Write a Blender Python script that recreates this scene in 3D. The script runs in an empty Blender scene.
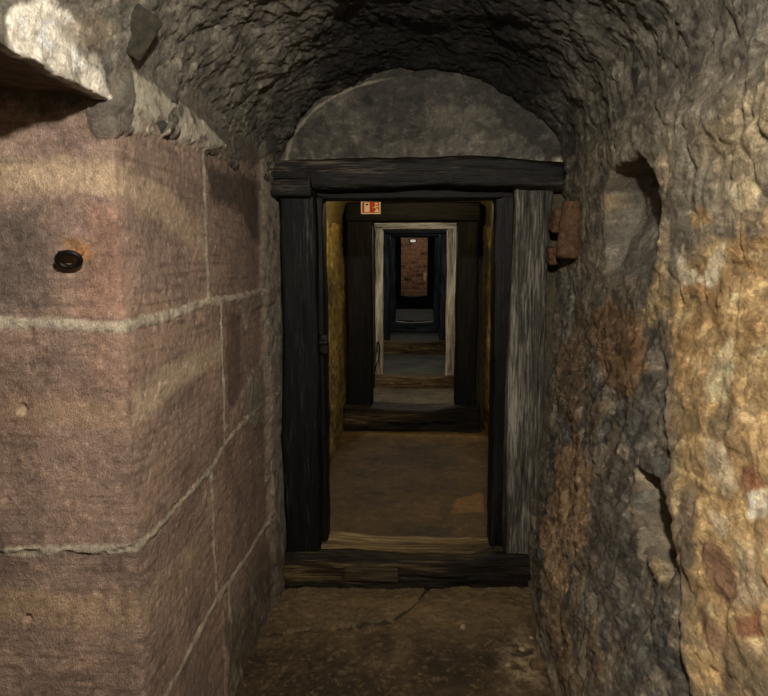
import bpy, math, random
import numpy as np
from mathutils import Vector, Matrix

scene = bpy.context.scene
COL = scene.collection
rng = np.random.RandomState(7)

# ------------------------------------------------------------------ camera
FOC, CX, CY = 620.0, 384.0, 348.0
YAW, PIT = math.atan(31 / 620.0 * math.cos(math.radians(7.9))), math.radians(7.9)
EYE = np.array([0.0, 0.0, 1.5])
FW = np.array([-math.sin(YAW) * math.cos(PIT), math.cos(YAW) * math.cos(PIT), -math.sin(PIT)])
RT = np.array([math.cos(YAW), math.sin(YAW), 0.0])
UP = np.cross(RT, FW)
cam_d = bpy.data.cameras.new('camera')
cam = bpy.data.objects.new('camera', cam_d)
COL.objects.link(cam)
cam_d.sensor_fit = 'HORIZONTAL'
cam_d.sensor_width = 36.0
cam_d.lens = FOC / 768.0 * 36.0
cam_d.clip_start = 0.02
M = Matrix(((RT[0], UP[0], -FW[0], EYE[0]), (RT[1], UP[1], -FW[1], EYE[1]), (RT[2], UP[2], -FW[2], EYE[2]), (0, 0, 0, 1)))
cam.matrix_world = M
scene.camera = cam

# survey helpers: where the sight line through a photo point meets a plane of the place
def ray(px, py):
    return FW + RT * (px - CX) / FOC - UP * (py - CY) / FOC
def onX(px, py, X):
    d = ray(px, py); return EYE + d * (X / d[0])
def onY(px, py, Y):
    d = ray(px, py); return EYE + d * (Y / d[1])
def onZ(px, py, Z):
    d = ray(px, py); return EYE + d * ((Z - 1.5) / d[2])

# ------------------------------------------------------------------ noise
_perm = rng.permutation(256)
_perm = np.concatenate([_perm, _perm, _perm])
_g = rng.normal(size=(256, 3)); _g /= np.linalg.norm(_g, axis=1)[:, None]
def perlin(p):
    sh = p.shape[:-1]
    p = p.reshape(-1, 3)
    i = np.floor(p).astype(np.int64); f = p - i
    u = f * f * f * (f * (f * 6 - 15) + 10)
    i &= 255
    out = 0
    for dx in (0, 1):
        wx = u[:, 0] if dx else 1 - u[:, 0]
        for dy in (0, 1):
            wy = u[:, 1] if dy else 1 - u[:, 1]
            for dz in (0, 1):
                wz = u[:, 2] if dz else 1 - u[:, 2]
                h = _perm[_perm[_perm[(i[:, 0] + dx) & 255] + ((i[:, 1] + dy) & 255)] + ((i[:, 2] + dz) & 255)]
                g = _g[h]
                out = out + wx * wy * wz * (g[:, 0] * (f[:, 0] - dx) + g[:, 1] * (f[:, 1] - dy) + g[:, 2] * (f[:, 2] - dz))
    return (out * 1.6).reshape(sh)
def fbm(p, scale, octv=4, off=0.0, gain=.5):
    p = np.asarray(p) * scale + np.array([13.7, 7.3, 3.1]) * (1 + off)
    a, s, t = 1.0, 0, 0
    for k in range(octv):
        s = s + a * perlin(p); t += a
        p = p * 2.03 + 5.17; a *= gain
    return s / t
def ridge(p, scale, octv=3, off=0.0):
    p = np.asarray(p) * scale + np.array([3.7, 17.3, 9.1]) * (1 + off)
    a, s, t = 1.0, 0, 0
    for k in range(octv):
        s = s + a * (1 - 2 * np.abs(perlin(p))); t += a
        p = p * 2.1 + 3.3; a *= .5
    return s / t
_cell = rng.rand(256, 4)
def worley(p, scale, off=0.0):
    sh = p.shape[:-1]
    p = p.reshape(-1, 3) * scale + 11.3 * (1 + off)
    i = np.floor(p).astype(np.int64)
    f1 = np.full(len(p), 9.0); f2 = np.full(len(p), 9.0); idx = np.zeros(len(p), np.int64)
    for dx in (-1, 0, 1):
        for dy in (-1, 0, 1):
            for dz in (-1, 0, 1):
                c = i + np.array([dx, dy, dz])
                h = _perm[_perm[_perm[c[:, 0] & 255] + (c[:, 1] & 255)] + (c[:, 2] & 255)]
                q = c + .15 + .7 * _cell[h, :3] - p
                d = np.sqrt((q * q).sum(1))
                near = d < f1
                f2 = np.where(near, f1, np.minimum(f2, d))
                idx = np.where(near, h, idx)
                f1 = np.where(near, d, f1)
    return f1.reshape(sh), f2.reshape(sh), _cell[idx, 3].reshape(sh), _cell[idx, 0].reshape(sh)
def sstep(a, b, x):
    t = np.clip((x - a) / (b - a), 0, 1); return t * t * (3 - 2 * t)
def lin(*c):
    c = np.array(c, float) / 255.0
    return np.where(c <= .04045, c / 12.92, ((c + .055) / 1.055) ** 2.4)
def blend(a, b, m):
    return a + (b - a) * np.asarray(m)[..., None]
def sdpoly(u, v, poly):
    poly = np.asarray(poly, float)
    d = np.full(u.shape, 1e9); ins = np.zeros(u.shape, bool)
    n = len(poly)
    for k in range(n):
        a, b = poly[k], poly[(k + 1) % n]
        e = b - a
        t = np.clip(((u - a[0]) * e[0] + (v - a[1]) * e[1]) / (e @ e + 1e-12), 0, 1)
        d = np.minimum(d, np.hypot(u - a[0] - t * e[0], v - a[1] - t * e[1]))
        if a[1] != b[1]:
            c = ((a[1] > v) != (b[1] > v)) & (u < (b[0] - a[0]) * (v - a[1]) / (b[1] - a[1]) + a[0])
            ins ^= c
    return np.where(ins, -d, d)
def sdline(u, v, line):
    d = np.full(u.shape, 1e9)
    for a, b in zip(line[:-1], line[1:]):
        a = np.asarray(a, float); b = np.asarray(b, float); e = b - a
        t = np.clip(((u - a[0]) * e[0] + (v - a[1]) * e[1]) / (e @ e + 1e-12), 0, 1)
        d = np.minimum(d, np.hypot(u - a[0] - t * e[0], v - a[1] - t * e[1]))
    return d
def axis(*segs):
    """sample positions: (start, end, step) pieces joined."""
    out = []
    for a, b, s in segs:
        n = max(1, int(round(abs(b - a) / s)))
        out += list(np.linspace(a, b, n + 1)[(1 if out else 0):])
    return np.array(out)
def grid_normals(P):
    du = np.gradient(P, axis=0); dv = np.gradient(P, axis=1)
    n = np.cross(du, dv)
    return n / (np.linalg.norm(n, axis=-1, keepdims=True) + 1e-12)

# ------------------------------------------------------------------ mesh helpers
def link(name, me, mat, parent=None):
    o = bpy.data.objects.new(name, me); COL.objects.link(o)
    if mat: me.materials.append(mat)
    if parent: o.parent = parent
    return o
def mesh_from(name, V, F, mat, parent=None, smooth=True, col=None):
    me = bpy.data.meshes.new(name)
    me.from_pydata([tuple(v) for v in V], [], [tuple(f) for f in F]); me.update()
    if smooth: me.polygons.foreach_set('use_smooth', np.ones(len(me.polygons), bool))
    if col is not None:
        at = me.color_attributes.new('Col', 'FLOAT_COLOR', 'POINT')
        c = np.ones((len(V), 4)); c[:, :3] = col
        at.data.foreach_set('color', c.ravel())
    return link(name, me, mat, parent)
def grid_obj(name, P, C, mat, flip=False, parent=None):
    nu, nv = P.shape[:2]
    me = bpy.data.meshes.new(name)
    me.vertices.add(nu * nv)
    me.vertices.foreach_set('co', P.reshape(-1).astype(np.float32))
    i = (np.arange(nu - 1)[:, None] * nv + np.arange(nv - 1)[None]).ravel()
    q = np.stack([i, i + nv, i + nv + 1, i + 1], 1)
    if flip: q = q[:, ::-1]
    n = len(q)
    me.loops.add(4 * n); me.loops.foreach_set('vertex_index', q.ravel().astype(np.int32))
    me.polygons.add(n); me.polygons.foreach_set('loop_start', (np.arange(n) * 4).astype(np.int32))
    me.update(calc_edges=True); me.validate()
    me.polygons.foreach_set('use_smooth', np.ones(len(me.polygons), bool))
    at = me.color_attributes.new('Col', 'FLOAT_COLOR', 'POINT')
    c = np.ones((nu * nv, 4), np.float32); c[:, :3] = np.clip(C.reshape(-1, 3), 0.002, 1)
    at.data.foreach_set('color', c.ravel())
    return link(name, me, mat, parent)
def structure(o):
    o['kind'] = 'structure'; return o
def empty(name, loc, label, cat, group=None):
    o = bpy.data.objects.new(name, None); COL.objects.link(o)
    o.location = loc; o.empty_display_size = .1
    return tag(o, label, cat, group)
def tag(o, label, cat, group=None):
    o['label'] = label; o['category'] = cat
    if group: o['group'] = group
    return o

def rbox(size, r=.008, step=.02, warp=.004, grain=.002, seed=0, fn=None):
    """A hewn block with rounded arrises, length along local X, centred on its own origin."""
    h = np.array(size) / 2
    n = [max(2, int(math.ceil(s / step))) for s in size]
    n = [min(k, 220) for k in n]
    V, F = [], []
    for ax in range(3):
        a, b = (ax + 1) % 3, (ax + 2) % 3
        for sgn in (-1, 1):
            A = np.linspace(-h[a], h[a], n[a] + 1); B = np.linspace(-h[b], h[b], n[b] + 1)
            P = np.zeros((len(A), len(B), 3)); P[..., a] = A[:, None]; P[..., b] = B[None]; P[..., ax] = sgn * h[ax]
            base = sum(len(x) for x in V)
            V.append(P.reshape(-1, 3))
            i = (np.arange(n[a])[:, None] * len(B) + np.arange(n[b])[None]).ravel() + base
            q = np.stack([i, i + len(B), i + len(B) + 1, i + 1], 1)
            F.append(q if sgn > 0 else q[:, ::-1])
    V = np.concatenate(V); F = np.concatenate(F)
    key = np.round(V, 5)
    _, first, inv = np.unique(key, axis=0, return_index=True, return_inverse=True)
    V = V[first]; F = inv.ravel()[F]
    r = min(r, h.min() * .9)
    c = np.clip(V, -h + r, h - r); d = V - c
    L = np.linalg.norm(d, axis=1, keepdims=True) + 1e-9
    N = d / L
    V = c + N * r
    off = seed * 3.17
    w = np.stack([fbm(V * [.6, 1, 1], 3, 2, off + k) for k in range(3)], 1)
    V = V + w * warp * 2 * np.array([.4, 1, 1])
    g = fbm(V * [.07, 1, 1], 70, 3, off + 5) + .6 * np.minimum(0, fbm(V * [.05, 1, 1], 30, 2, off + 9))
    V = V + N * (g * grain * 2)[:, None]
    if fn is not None: V = fn(V)
    return V, F
def part_box(name, size, loc, mat, parent, rot=(0, 0, 0), **k):
    V, F = rbox(size, **k)
    o = mesh_from(name, V, F, mat, parent)
    o.location = loc; o.rotation_euler = rot
    return o
def tube(pts, rad, seg=10, closed=False):
    pts = [Vector(p) for p in pts]; n = len(pts)
    V, F = [], []
    up = Vector((.13, .21, 1)).normalized()
    for k, p in enumerate(pts):
        a = pts[(k - 1) % n] if closed or k else p
        b = pts[(k + 1) % n] if closed or k < n - 1 else p
        t = (b - a).normalized()
        s = t.cross(up).normalized(); w = s.cross(t)
        rr = rad[k] if hasattr(rad, '__len__') else rad
        for j in range(seg):
            an = 2 * math.pi * j / seg
            V.append(p + (s * math.cos(an) + w * math.sin(an)) * rr)
    m = n if closed else n - 1
    for k in range(m):
        for j in range(seg):
            F.append((k * seg + j, k * seg + (j + 1) % seg, ((k + 1) % n) * seg + (j + 1) % seg, ((k + 1) % n) * seg + j))
    if not closed:
        F.append(tuple(range(seg - 1, -1, -1))); F.append(tuple(range((n - 1) * seg, n * seg)))
    return V, F

# ------------------------------------------------------------------ materials
def mat_new(name):
    m = bpy.data.materials.new(name); m.use_nodes = True
    nt = m.node_tree; nt.nodes.clear()
    o = nt.nodes.new('ShaderNodeOutputMaterial'); b = nt.nodes.new('ShaderNodeBsdfPrincipled')
    nt.links.new(b.outputs[0], o.inputs[0])
    return m, nt, b
def N(nt, t, **k):
    n = nt.nodes.new('ShaderNode' + t)
    for a, v in k.items():
        if a[0] == '_': n.inputs[a[1:].replace('_', ' ')].default_value = v
        else: setattr(n, a, v)
    return n
def ramp(nt, stops):
    r = nt.nodes.new('ShaderNodeValToRGB')
    e = r.color_ramp.elements
    while len(e) > 1: e.remove(e[-1])
    for k, (p, c) in enumerate(stops):
        x = e[0] if k == 0 else e.new(p)
        x.position = p; x.color = (*c, 1) if len(c) == 3 else c
    return r
def masonry(name, rough=.85, var=.45, s1=45, s2=170, bump=.5, dist=.006, spec=.25, pits=0.0, aniso=(1, 1, 1), fleck=.35, dark=.5, rot=0.0):
    """Colour laid down per region of the surface, broken up, flecked and roughened by noise nodes."""
    m, nt, b = mat_new(name)
    L = nt.links.new
    tc = N(nt, 'TexCoord'); mp = N(nt, 'Mapping'); mp.inputs['Scale'].default_value = aniso; mp.inputs['Rotation'].default_value = (rot, 0, 0)
    L(tc.outputs['Object'], mp.inputs['Vector'])
    at = N(nt, 'Attribute', attribute_name='Col')
    n1 = N(nt, 'TexNoise', _Scale=s1, _Detail=8.0, _Roughness=.72); L(mp.outputs[0], n1.inputs['Vector'])
    n2 = N(nt, 'TexNoise', _Scale=s2, _Detail=5.0, _Roughness=.75); L(mp.outputs[0], n2.inputs['Vector'])
    n3 = N(nt, 'TexNoise', _Scale=s1 * .55, _Detail=9.0, _Roughness=.78); L(mp.outputs[0], n3.inputs['Vector'])
    add = N(nt, 'Math', operation='ADD'); L(n1.outputs[0], add.inputs[0]); L(n2.outputs[0], add.inputs[1])
    mr = N(nt, 'MapRange'); mr.inputs['From Min'].default_value = .72; mr.inputs['From Max'].default_value = 1.28
    mr.inputs['To Min'].default_value = 1 - var; mr.inputs['To Max'].default_value = 1 + var
    L(add.outputs[0], mr.inputs['Value'])
    mul = N(nt, 'VectorMath', operation='SCALE'); L(at.outputs['Color'], mul.inputs[0]); L(mr.outputs[0], mul.inputs['Scale'])
    # light flecks and dark pocks
    fl = N(nt, 'MapRange'); fl.inputs['From Min'].default_value = .545; fl.inputs['From Max'].default_value = .60; fl.inputs['To Max'].default_value = fleck
    L(n3.outputs[0], fl.inputs['Value'])
    lt = N(nt, 'VectorMath', operation='MULTIPLY_ADD'); L(mul.outputs[0], lt.inputs[0]); lt.inputs[1].default_value = (1.7, 1.7, 1.7); lt.inputs[2].default_value = (.03, .028, .024)
    mx = N(nt, 'Mix', data_type='RGBA'); L(fl.outputs[0], mx.inputs[0]); L(mul.outputs[0], mx.inputs[6]); L(lt.outputs[0], mx.inputs[7])
    dk = N(nt, 'MapRange'); dk.inputs['From Min'].default_value = .455; dk.inputs['From Max'].default_value = .40; dk.inputs['To Max'].default_value = dark
    L(n3.outputs[0], dk.inputs['Value'])
    md = N(nt, 'VectorMath', operation='SCALE'); L(mx.outputs[2], md.inputs[0]); md.inputs['Scale'].default_value = .4
    mx2 = N(nt, 'Mix', data_type='RGBA'); L(dk.outputs[0], mx2.inputs[0]); L(mx.outputs[2], mx2.inputs[6]); L(md.outputs[0], mx2.inputs[7])
    L(mx2.outputs[2], b.inputs['Base Color'])
    h2 = N(nt, 'Math', operation='MULTIPLY_ADD'); L(n3.outputs[0], h2.inputs[0]); h2.inputs[1].default_value = 1.6; L(add.outputs[0], h2.inputs[2]); h = h2
    if pits:
        vo = N(nt, 'TexVoronoi', _Scale=s1 * 1.2, feature='F1'); L(mp.outputs[0], vo.inputs['Vector'])
        m2 = N(nt, 'MapRange'); m2.inputs['From Min'].default_value = 0; m2.inputs['From Max'].default_value = .35
        m2.inputs['To Min'].default_value = -pits; m2.inputs['To Max'].default_value = 0
        L(vo.outputs['Distance'], m2.inputs['Value'])
        h3 = N(nt, 'Math', operation='ADD'); L(h.outputs[0], h3.inputs[0]); L(m2.outputs[0], h3.inputs[1]); h = h3
    bp = N(nt, 'Bump', _Strength=bump, _Distance=dist); L(h.outputs[0], bp.inputs['Height'])
    L(bp.outputs[0], b.inputs['Normal'])
    b.inputs['Roughness'].default_value = rough
    b.inputs['Specular IOR Level'].default_value = spec
    return m
def timber(name, dark, mid, light, amount=.5, rough=.6, bump=.6, seed=0.0, fine=55):
    """Old timber with the grain along the piece's own X axis."""
    m, nt, b = mat_new(name)
    L = nt.links.new
    tc = N(nt, 'TexCoord'); mp = N(nt, 'Mapping'); mp.inputs['Scale'].default_value = (.06, 1, 1); mp.inputs['Location'].default_value = (seed, seed * 2, 0)
    L(tc.outputs['Object'], mp.inputs['Vector'])
    g = N(nt, 'TexNoise', _Scale=fine, _Detail=6.0, _Roughness=.65); L(mp.outputs[0], g.inputs['Vector'])
    mp2 = N(nt, 'Mapping'); mp2.inputs['Scale'].default_value = (.12, 1, 1); mp2.inputs['Location'].default_value = (seed * 3, 1, seed)
    L(tc.outputs['Object'], mp2.inputs['Vector'])
    p = N(nt, 'TexNoise', _Scale=9.0, _Detail=5.0, _Roughness=.65); L(mp2.outputs[0], p.inputs['Vector'])
    mix = N(nt, 'Math', operation='MULTIPLY_ADD'); L(p.outputs[0], mix.inputs[0]); mix.inputs[1].default_value = 1.2
    L(g.outputs[0], mix.inputs[2])
    sc = N(nt, 'MapRange'); sc.inputs['From Min'].default_value = .75 + .25 * (1 - amount); sc.inputs['From Max'].default_value = 1.5 - .25 * amount
    L(mix.outputs[0], sc.inputs['Value'])
    r = ramp(nt, [(0, dark), (.45, mid), (1, light)]); L(sc.outputs[0], r.inputs[0])
    L(r.outputs[0], b.inputs['Base Color'])
    bp = N(nt, 'Bump', _Strength=bump, _Distance=.006); L(g.outputs[0], bp.inputs['Height']); L(bp.outputs[0], b.inputs['Normal'])
    b.inputs['Roughness'].default_value = rough; b.inputs['Specular IOR Level'].default_value = .18
    return m
def plain(name, rgb, rough=.6, metal=0.0, noise=.3, scale=60, bump=.3, emit=None):
    m, nt, b = mat_new(name)
    L = nt.links.new
    tc = N(nt, 'TexCoord'); n = N(nt, 'TexNoise', _Scale=scale, _Detail=5.0, _Roughness=.65); L(tc.outputs['Object'], n.inputs['Vector'])
    rgb = np.array(rgb)
    r = ramp(nt, [(.3, tuple(rgb * (1 - noise))), (.7, tuple(np.minimum(1, rgb * (1 + noise))))]); L(n.outputs[0], r.inputs[0])
    L(r.outputs[0], b.inputs['Base Color'])
    bp = N(nt, 'Bump', _Strength=bump, _Distance=.003); L(n.outputs[0], bp.inputs['Height']); L(bp.outputs[0], b.inputs['Normal'])
    b.inputs['Roughness'].default_value = rough; b.inputs['Metallic'].default_value = metal; b.inputs['Specular IOR Level'].default_value = .15
    if emit:
        b.inputs['Emission Color'].default_value = (*rgb, 1); b.inputs['Emission Strength'].default_value = emit
    return m

M_VAULT = masonry('sooty_dimmed_plaster', rough=.7, var=.45, s1=42, s2=160, bump=.9, dist=.009, pits=.25, spec=.35, fleck=.5, dark=.6)
M_RUBBLE = masonry('rubble_and_plaster', rough=.72, var=.45, s1=42, s2=160, bump=.9, dist=.008, spec=.35, fleck=.5, dark=.6, aniso=(1, .5, .9))
M_SAND = masonry('red_sandstone', rough=.8, var=.26, s1=60, s2=210, bump=1.0, dist=.007, spec=.25, pits=.15, fleck=.3, dark=.3, aniso=(1, 1, .8), rot=math.radians(28))
M_EARTH = masonry('trodden_earth', rough=.7, var=.45, s1=26, s2=130, bump=.7, dist=.006, spec=.3, fleck=.35, dark=.5)
M_PLAST = masonry('grey_plaster', rough=.6, var=.4, s1=34, s2=140, bump=.6, dist=.005, spec=.35, fleck=.6, dark=.5)
W_BLACK = timber('blackened_timber', lin(7, 6, 5), lin(16, 14, 12), lin(44, 39, 33), .35, .5, seed=1, fine=110)
W_LINTEL = timber('blackened_lintel_timber', lin(8, 7, 5), lin(26, 22, 18), lin(112, 100, 84), .06, .5, seed=4, fine=110)
W_GREY = timber('grey_weathered_timber', lin(20, 19, 17), lin(74, 71, 63), lin(152, 146, 132), .5, .75, seed=7, fine=120)
W_LEFT = timber('dark_post_timber', lin(6, 6, 6), lin(17, 17, 16), lin(84, 86, 80), .0, .6, seed=11, fine=120)
W_SILL = timber('dirty_sill_timber', lin(12, 10, 7), lin(44, 36, 24), lin(112, 94, 64), .25, .7, seed=15, fine=90)
W_PALE = timber('pale_limewashed_timber', lin(44, 37, 26), lin(164, 152, 130), lin(226, 216, 196), .7, .8, seed=21, fine=70)
W_TAR = timber('tarred_timber', lin(4, 3, 3), lin(11, 9, 7), lin(36, 28, 18), .3, .6, seed=25)
W_BLUE = timber('blue_black_painted_timber', lin(12, 15, 17), lin(28, 33, 36), lin(72, 80, 84), .45, .45, seed=29)
W_BROWN = timber('worn_brown_timber', lin(36, 29, 18), lin(92, 75, 48), lin(150, 130, 95), .6, .75, seed=41, fine=60)
W_PATCH = timber('pale_repair_timber', lin(30, 25, 17), lin(66, 56, 39), lin(100, 88, 64), .6, .7, seed=33, fine=110)
IRON = plain('old_black_iron', lin(38, 34, 31), .45, .7, .4, 90, .4)
RUST = plain('orange_rust', lin(128, 90, 58), .9, .0, .45, 120, .6)
STONE_DK = plain('dark_grey_stone', lin(46, 43, 35), .9, 0, .5, 50, .9)
STONE_BR = plain('red_brown_clay', lin(88, 66, 48), .8, 0, .6, 40, .9)
PEBBLE = plain('pale_rubble_stone', lin(150, 130, 104), .85, 0, .35, 50, .6)
PEBBLE_D = plain('brown_rubble_stone', lin(92, 76, 54), .85, 0, .35, 50, .6)
RED = plain('sign_red', lin(190, 62, 30), .45, 0, .06, 20, .05)
WHITE = plain('sign_white', lin(235, 222, 196), .45, 0, .05, 20, .05)
DARKRED = plain('sign_dark_red', lin(70, 20, 12), .5, 0, .05, 20, .05)  # printed dark gap at the extinguisher neck
RUBBER = plain('black_cable_rubber', lin(20, 18, 16), .5, 0, .2, 60, .1)
GLASS_LAMP = plain('lamp_glass', (1.0, .95, .85), .3, 0, .02, 10, .0, emit=.25)

# ------------------------------------------------------------------ the near chamber: right wall and vault
YD = 2.86                   # front of the first doorway
ZC = 2.38                   # crown
def xr_base(y, z):
    toe = np.interp(y, [0.4, 1.0, 1.4, 2.1, 2.86], [.52, .52, .49, .50, .555])
    top = np.interp(y, [0.4, 1.0, 1.9, 2.86], [.74, .735, .70, .665])
    t = np.clip(z / 1.35, 0, 1)
    t = .65 * t + .35 * (t * t * (3 - 2 * t))
    x = toe + (top - toe) * t
    return x + (.668 - x) * sstep(1.45, 1.95, z)
def hit_right(px, py):
    """(y, z) where the sight line meets the plain right wall."""
    d = ray(px, py); lo = .3
    for s in np.arange(.3, 3.4, .004):
        p = EYE + d * s
        if p[0] >= xr_base(p[1], p[2]) or p[1] > YD + .05: break
    return (p[1], p[2])
def hit_vault(px, py):
    d = ray(px, py)
    for s in np.arange(.3, 3.6, .004):
        p = EYE + d * s
        if p[2] > 1.84:
            zs = 1.9 + .05 * p[0] / .67
            q = 1 - min(1, (p[0] / .67) ** 2)
            if p[2] >= zs + (ZC - zs) * math.sqrt(q): break
    ph = math.atan2((p[2] - 1.9) / .48, p[0] / .67)
    if ph < -1: ph += 2 * math.pi
    return (p[1], 1.95 + ph * .6)
def RP(pts): return [hit_right(*p) for p in pts]
def VP(pts): return [hit_vault(*p) for p in pts]

ys = axis((-1.3, .7, .05), (.7, 1.0, .015), (1.0, 1.6, .0048), (1.6, 2.95, .006))
zs_w = axis((-.14, 1.95, .0056))
phis = axis((0.0, math.pi, .0105))[1:]
NW = len(zs_w)
ext = axis((0.0, .75, .02))[1:]
NV = NW + len(phis) + len(ext)
YY = np.repeat(ys[:, None], NV, 1)
SS = np.zeros((len(ys), NV))                       # unrolled height: z on the wall, 1.95 + .6 phi on the vault
P = np.zeros((len(ys), NV, 3))
P[..., 1] = YY
P[:, :NW, 2] = zs_w[None]; SS[:, :NW] = zs_w[None]
P[:, :NW, 0] = xr_base(YY[:, :NW], P[:, :NW, 2])
k1 = NW + len(phis)
c, s = np.cos(phis)[None], np.sin(phis)[None]
zsp = 1.9 + .05 * c
P[:, NW:k1, 0] = .668 * c; P[:, NW:k1, 2] = zsp + (ZC - zsp) * s; SS[:, NW:k1] = 1.95 + .6 * phis[None]
P[:, k1:, 0] = -.668 - ext[None]; P[:, k1:, 2] = 1.85 + .015 * np.minimum(1, ext / .1)[None] + .03 * ext[None]; SS[:, k1:] = 1.95 + .6 * math.pi + ext[None]
Nn = grid_normals(P)
if (Nn[len(ys) // 2, NW // 2, 0]) > 0: Nn = -Nn     # into the room
base = P.copy()
U = np.stack([YY, SS, np.zeros_like(SS)], -1)
onwall = SS < 1.95
# --- relief
big = fbm(base, 2.2, 3, 1)
med = fbm(base * [1, .6, 1], 9, 3, 2)
fin = fbm(base * [1, .6, 1], 38, 3, 3)
# streaky layered stone: rotated, stretched noise
def rot2(a, su, sv):
    ca, sa = math.cos(a), math.sin(a)
    return np.stack([(U[..., 0] * ca + U[..., 1] * sa) * su, (-U[..., 0] * sa + U[..., 1] * ca) * sv, base[..., 0] * 2], -1)
warpU = fbm(base, 5, 2, 8)[..., None] * .05
strk = ridge(rot2(math.radians(118), 1.2, 6.0) + warpU * 4, 3.2, 4, 1)       # right wall, near upright
strv = ridge(rot2(math.radians(-38), 1.4, 7.0) + warpU * 5, 3.4, 4, 2)     # vault, slanting
zone_dark = sstep(-.10, .10, -sdpoly(U[..., 0], U[..., 1], RP([(556, 285), (600, 300), (652, 300), (664, 360), (676, 430), (686, 560), (694, 694), (560, 694), (536, 560), (536, 300)])) + .05 * big) * onwall
f1, f2, cid, cid2 = worley(base * [1, 1, .8] + fbm(base, 6, 2, 4)[..., None] * .04, 8.0, 1)
edge = f2 - f1
stone = sstep(.04, .22, edge)
g1, g2, gid, gid2 = worley(base * [1, 1, .6] + fbm(base, 8, 2, 5)[..., None] * .03, 17.0, 2)
vaultw = sstep(1.85, 2.05, SS) * (SS < 1.95 + .6 * math.pi + .01)
leftv = sstep(1.95 + .6 * 1.2, 1.95 + .6 * 2.0, SS)
disp = .030 * big + .010 * med + .0035 * fin
slab = np.array([1, .45, 1])          # the wall's lumps lie lengthwise
rough = np.where(onwall, fbm(base * slab, 24, 5, 51, .62), fbm(base, 24, 5, 51, .62))
plates = fbm(rot2(math.radians(112), 1.0, 3.2) + warpU * 3, 4.5, 4, 52)
plq = np.round(plates * 5 + .35 * rough) / 5
disp += zone_dark * (.016 * (.5 * plq + .5 * plates) * 1.6 + .007 * (strk - .3) + .006 * rough + (sstep(.02, .12, edge) * (cid - .5)) * .016)
disp += onwall * (1 - zone_dark) * (.006 * (stone - .5) * (cid > .45) + .006 * med)
chip = fbm(rot2(math.radians(-40), 1.0, 2.2) + warpU * 4, 9, 5, 53, .6)
chq = np.round(chip * 4 + .6 * rough) / 4
chip2 = fbm(rot2(math.radians(-40), 1.0, 1.8), 22, 4, 57, .6)
p1, p2, pid, pid2 = worley(base, 34, 3)
pit = sstep(.42, .12, p1) * (pid > .45)
disp += vaultw * ((.005 * (strv - .3) + .008 * chip + .005 * chq + .006 * chip2) * (.35 + .75 * leftv) - .007 * pit * (.3 + .7 * leftv) + .006 * rough + .004 * fbm(base, 60, 3, 56, .6) + .032 * fbm(base, 5, 4, 6) + .004 * (1 - leftv) * (stone - .5))
pli = np.round(fbm(base * slab, 7, 4, 61) * 4 + .5 * rough) / 4
disp += onwall * (1 - zone_dark) * (.008 * pli + .006 * rough + .003 * fbm(base * slab, 60, 3, 58, .6)) + zone_dark * .004 * fbm(base, 60, 3, 58, .6)
disp -= onwall * .005 * pit * (.4 + .6 * zone_dark)
# ragged lower lip of the vault over the recess
lip = np.exp(-((SS - (1.95 + .6 * math.pi)) / .05) ** 2)
disp += lip * (.008 * fbm(base, 16, 4, 7) + .004)
# the near part of the wall stands proud of the dark part below
ridge_px = RP([(640, 250), (655, 320), (668, 400), (680, 500), (684, 560), (690, 640), (695, 694)])
ry = np.interp(U[..., 1], [q[1] for q in ridge_px][::-1], [q[0] for q in ridge_px][::-1])
near_side = sstep(.012, -.025, U[..., 0] - ry - .02 * med)
disp += onwall * near_side * .022 * sstep(1.45, 1.05, U[..., 1])
calm = np.exp(-((SS - (1.95 + .6 * math.pi)) / .30) ** 2) * sstep(1.75, 1.5, YY)
disp = disp * (1 - .75 * calm) + calm * (.004 * med + .003 * rough)
disp += lip * (.010 * fbm(base, 18, 4, 59) + .008 * np.round(2 * fbm(base, 9, 2, 60)) / 2)
disp += vaultw * sstep(2.55, 2.86, YY) * (.035 + .02 * fbm(base, 7, 3, 55)) * sstep(1.95, 2.3, SS)
# --- niches
wob = .012 * fbm(base, 9, 3, 11)
n1 = sdpoly(U[..., 0], U[..., 1], RP([(602, 192), (611, 172), (640, 152), (653, 178), (660, 215), (655, 262), (636, 278), (604, 274)])) + wob * .7
n2 = sdpoly(U[..., 0], U[..., 1], RP([(641, 468), (658, 478), (680, 515), (679, 556), (672, 588), (650, 556), (640, 520)])) + wob * .5
for sd, dep, zlo, zhi in ((n1, .13, 1.44, 1.72), (n2, .12, .66, .86)):
    slope = sstep(zlo - .03, zhi, U[..., 1]) * .75 + .25
    disp -= onwall * sstep(.004, -.020, sd) * dep * slope * (1 + .25 * fbm(base, 10, 3, 12))
# door edge: tuck the wall behind the posts
disp = np.where(SS > 1.95 + .6 * math.pi + .04, disp * .4, disp)
P = base + Nn * disp[..., None]

# --- colour
u, v = U[..., 0], U[..., 1]
w1, w2, w3 = fbm(base, 5, 4, 21), fbm(base * np.where(onwall[..., None], slab, 1), 18, 4, 22), fbm(base * np.where(onwall[..., None], slab, 1), 50, 3, 23)
vz = np.where(onwall, v, 1.95)
C = np.zeros(P.shape) + lin(128, 118, 100)                                   # grey-brown plaster
C = blend(C, lin(96, 89, 77), sstep(0, .35, w1))
C = blend(C, lin(150, 138, 116), sstep(.12, .4, w2) * .5)
def patch(pts, colour, feather=.012, amt=.02, strength=1.0, where=None, fine=.5, vault=False):
    global C
    q = VP(pts) if vault else RP(pts)
    sd = sdpoly(u, v, q) + amt * (w2 + fine * w3)
    m = sstep(feather, -feather, sd) * strength
    if where is not None: m = m * where
    C = blend(C, lin(*colour), m)
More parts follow.
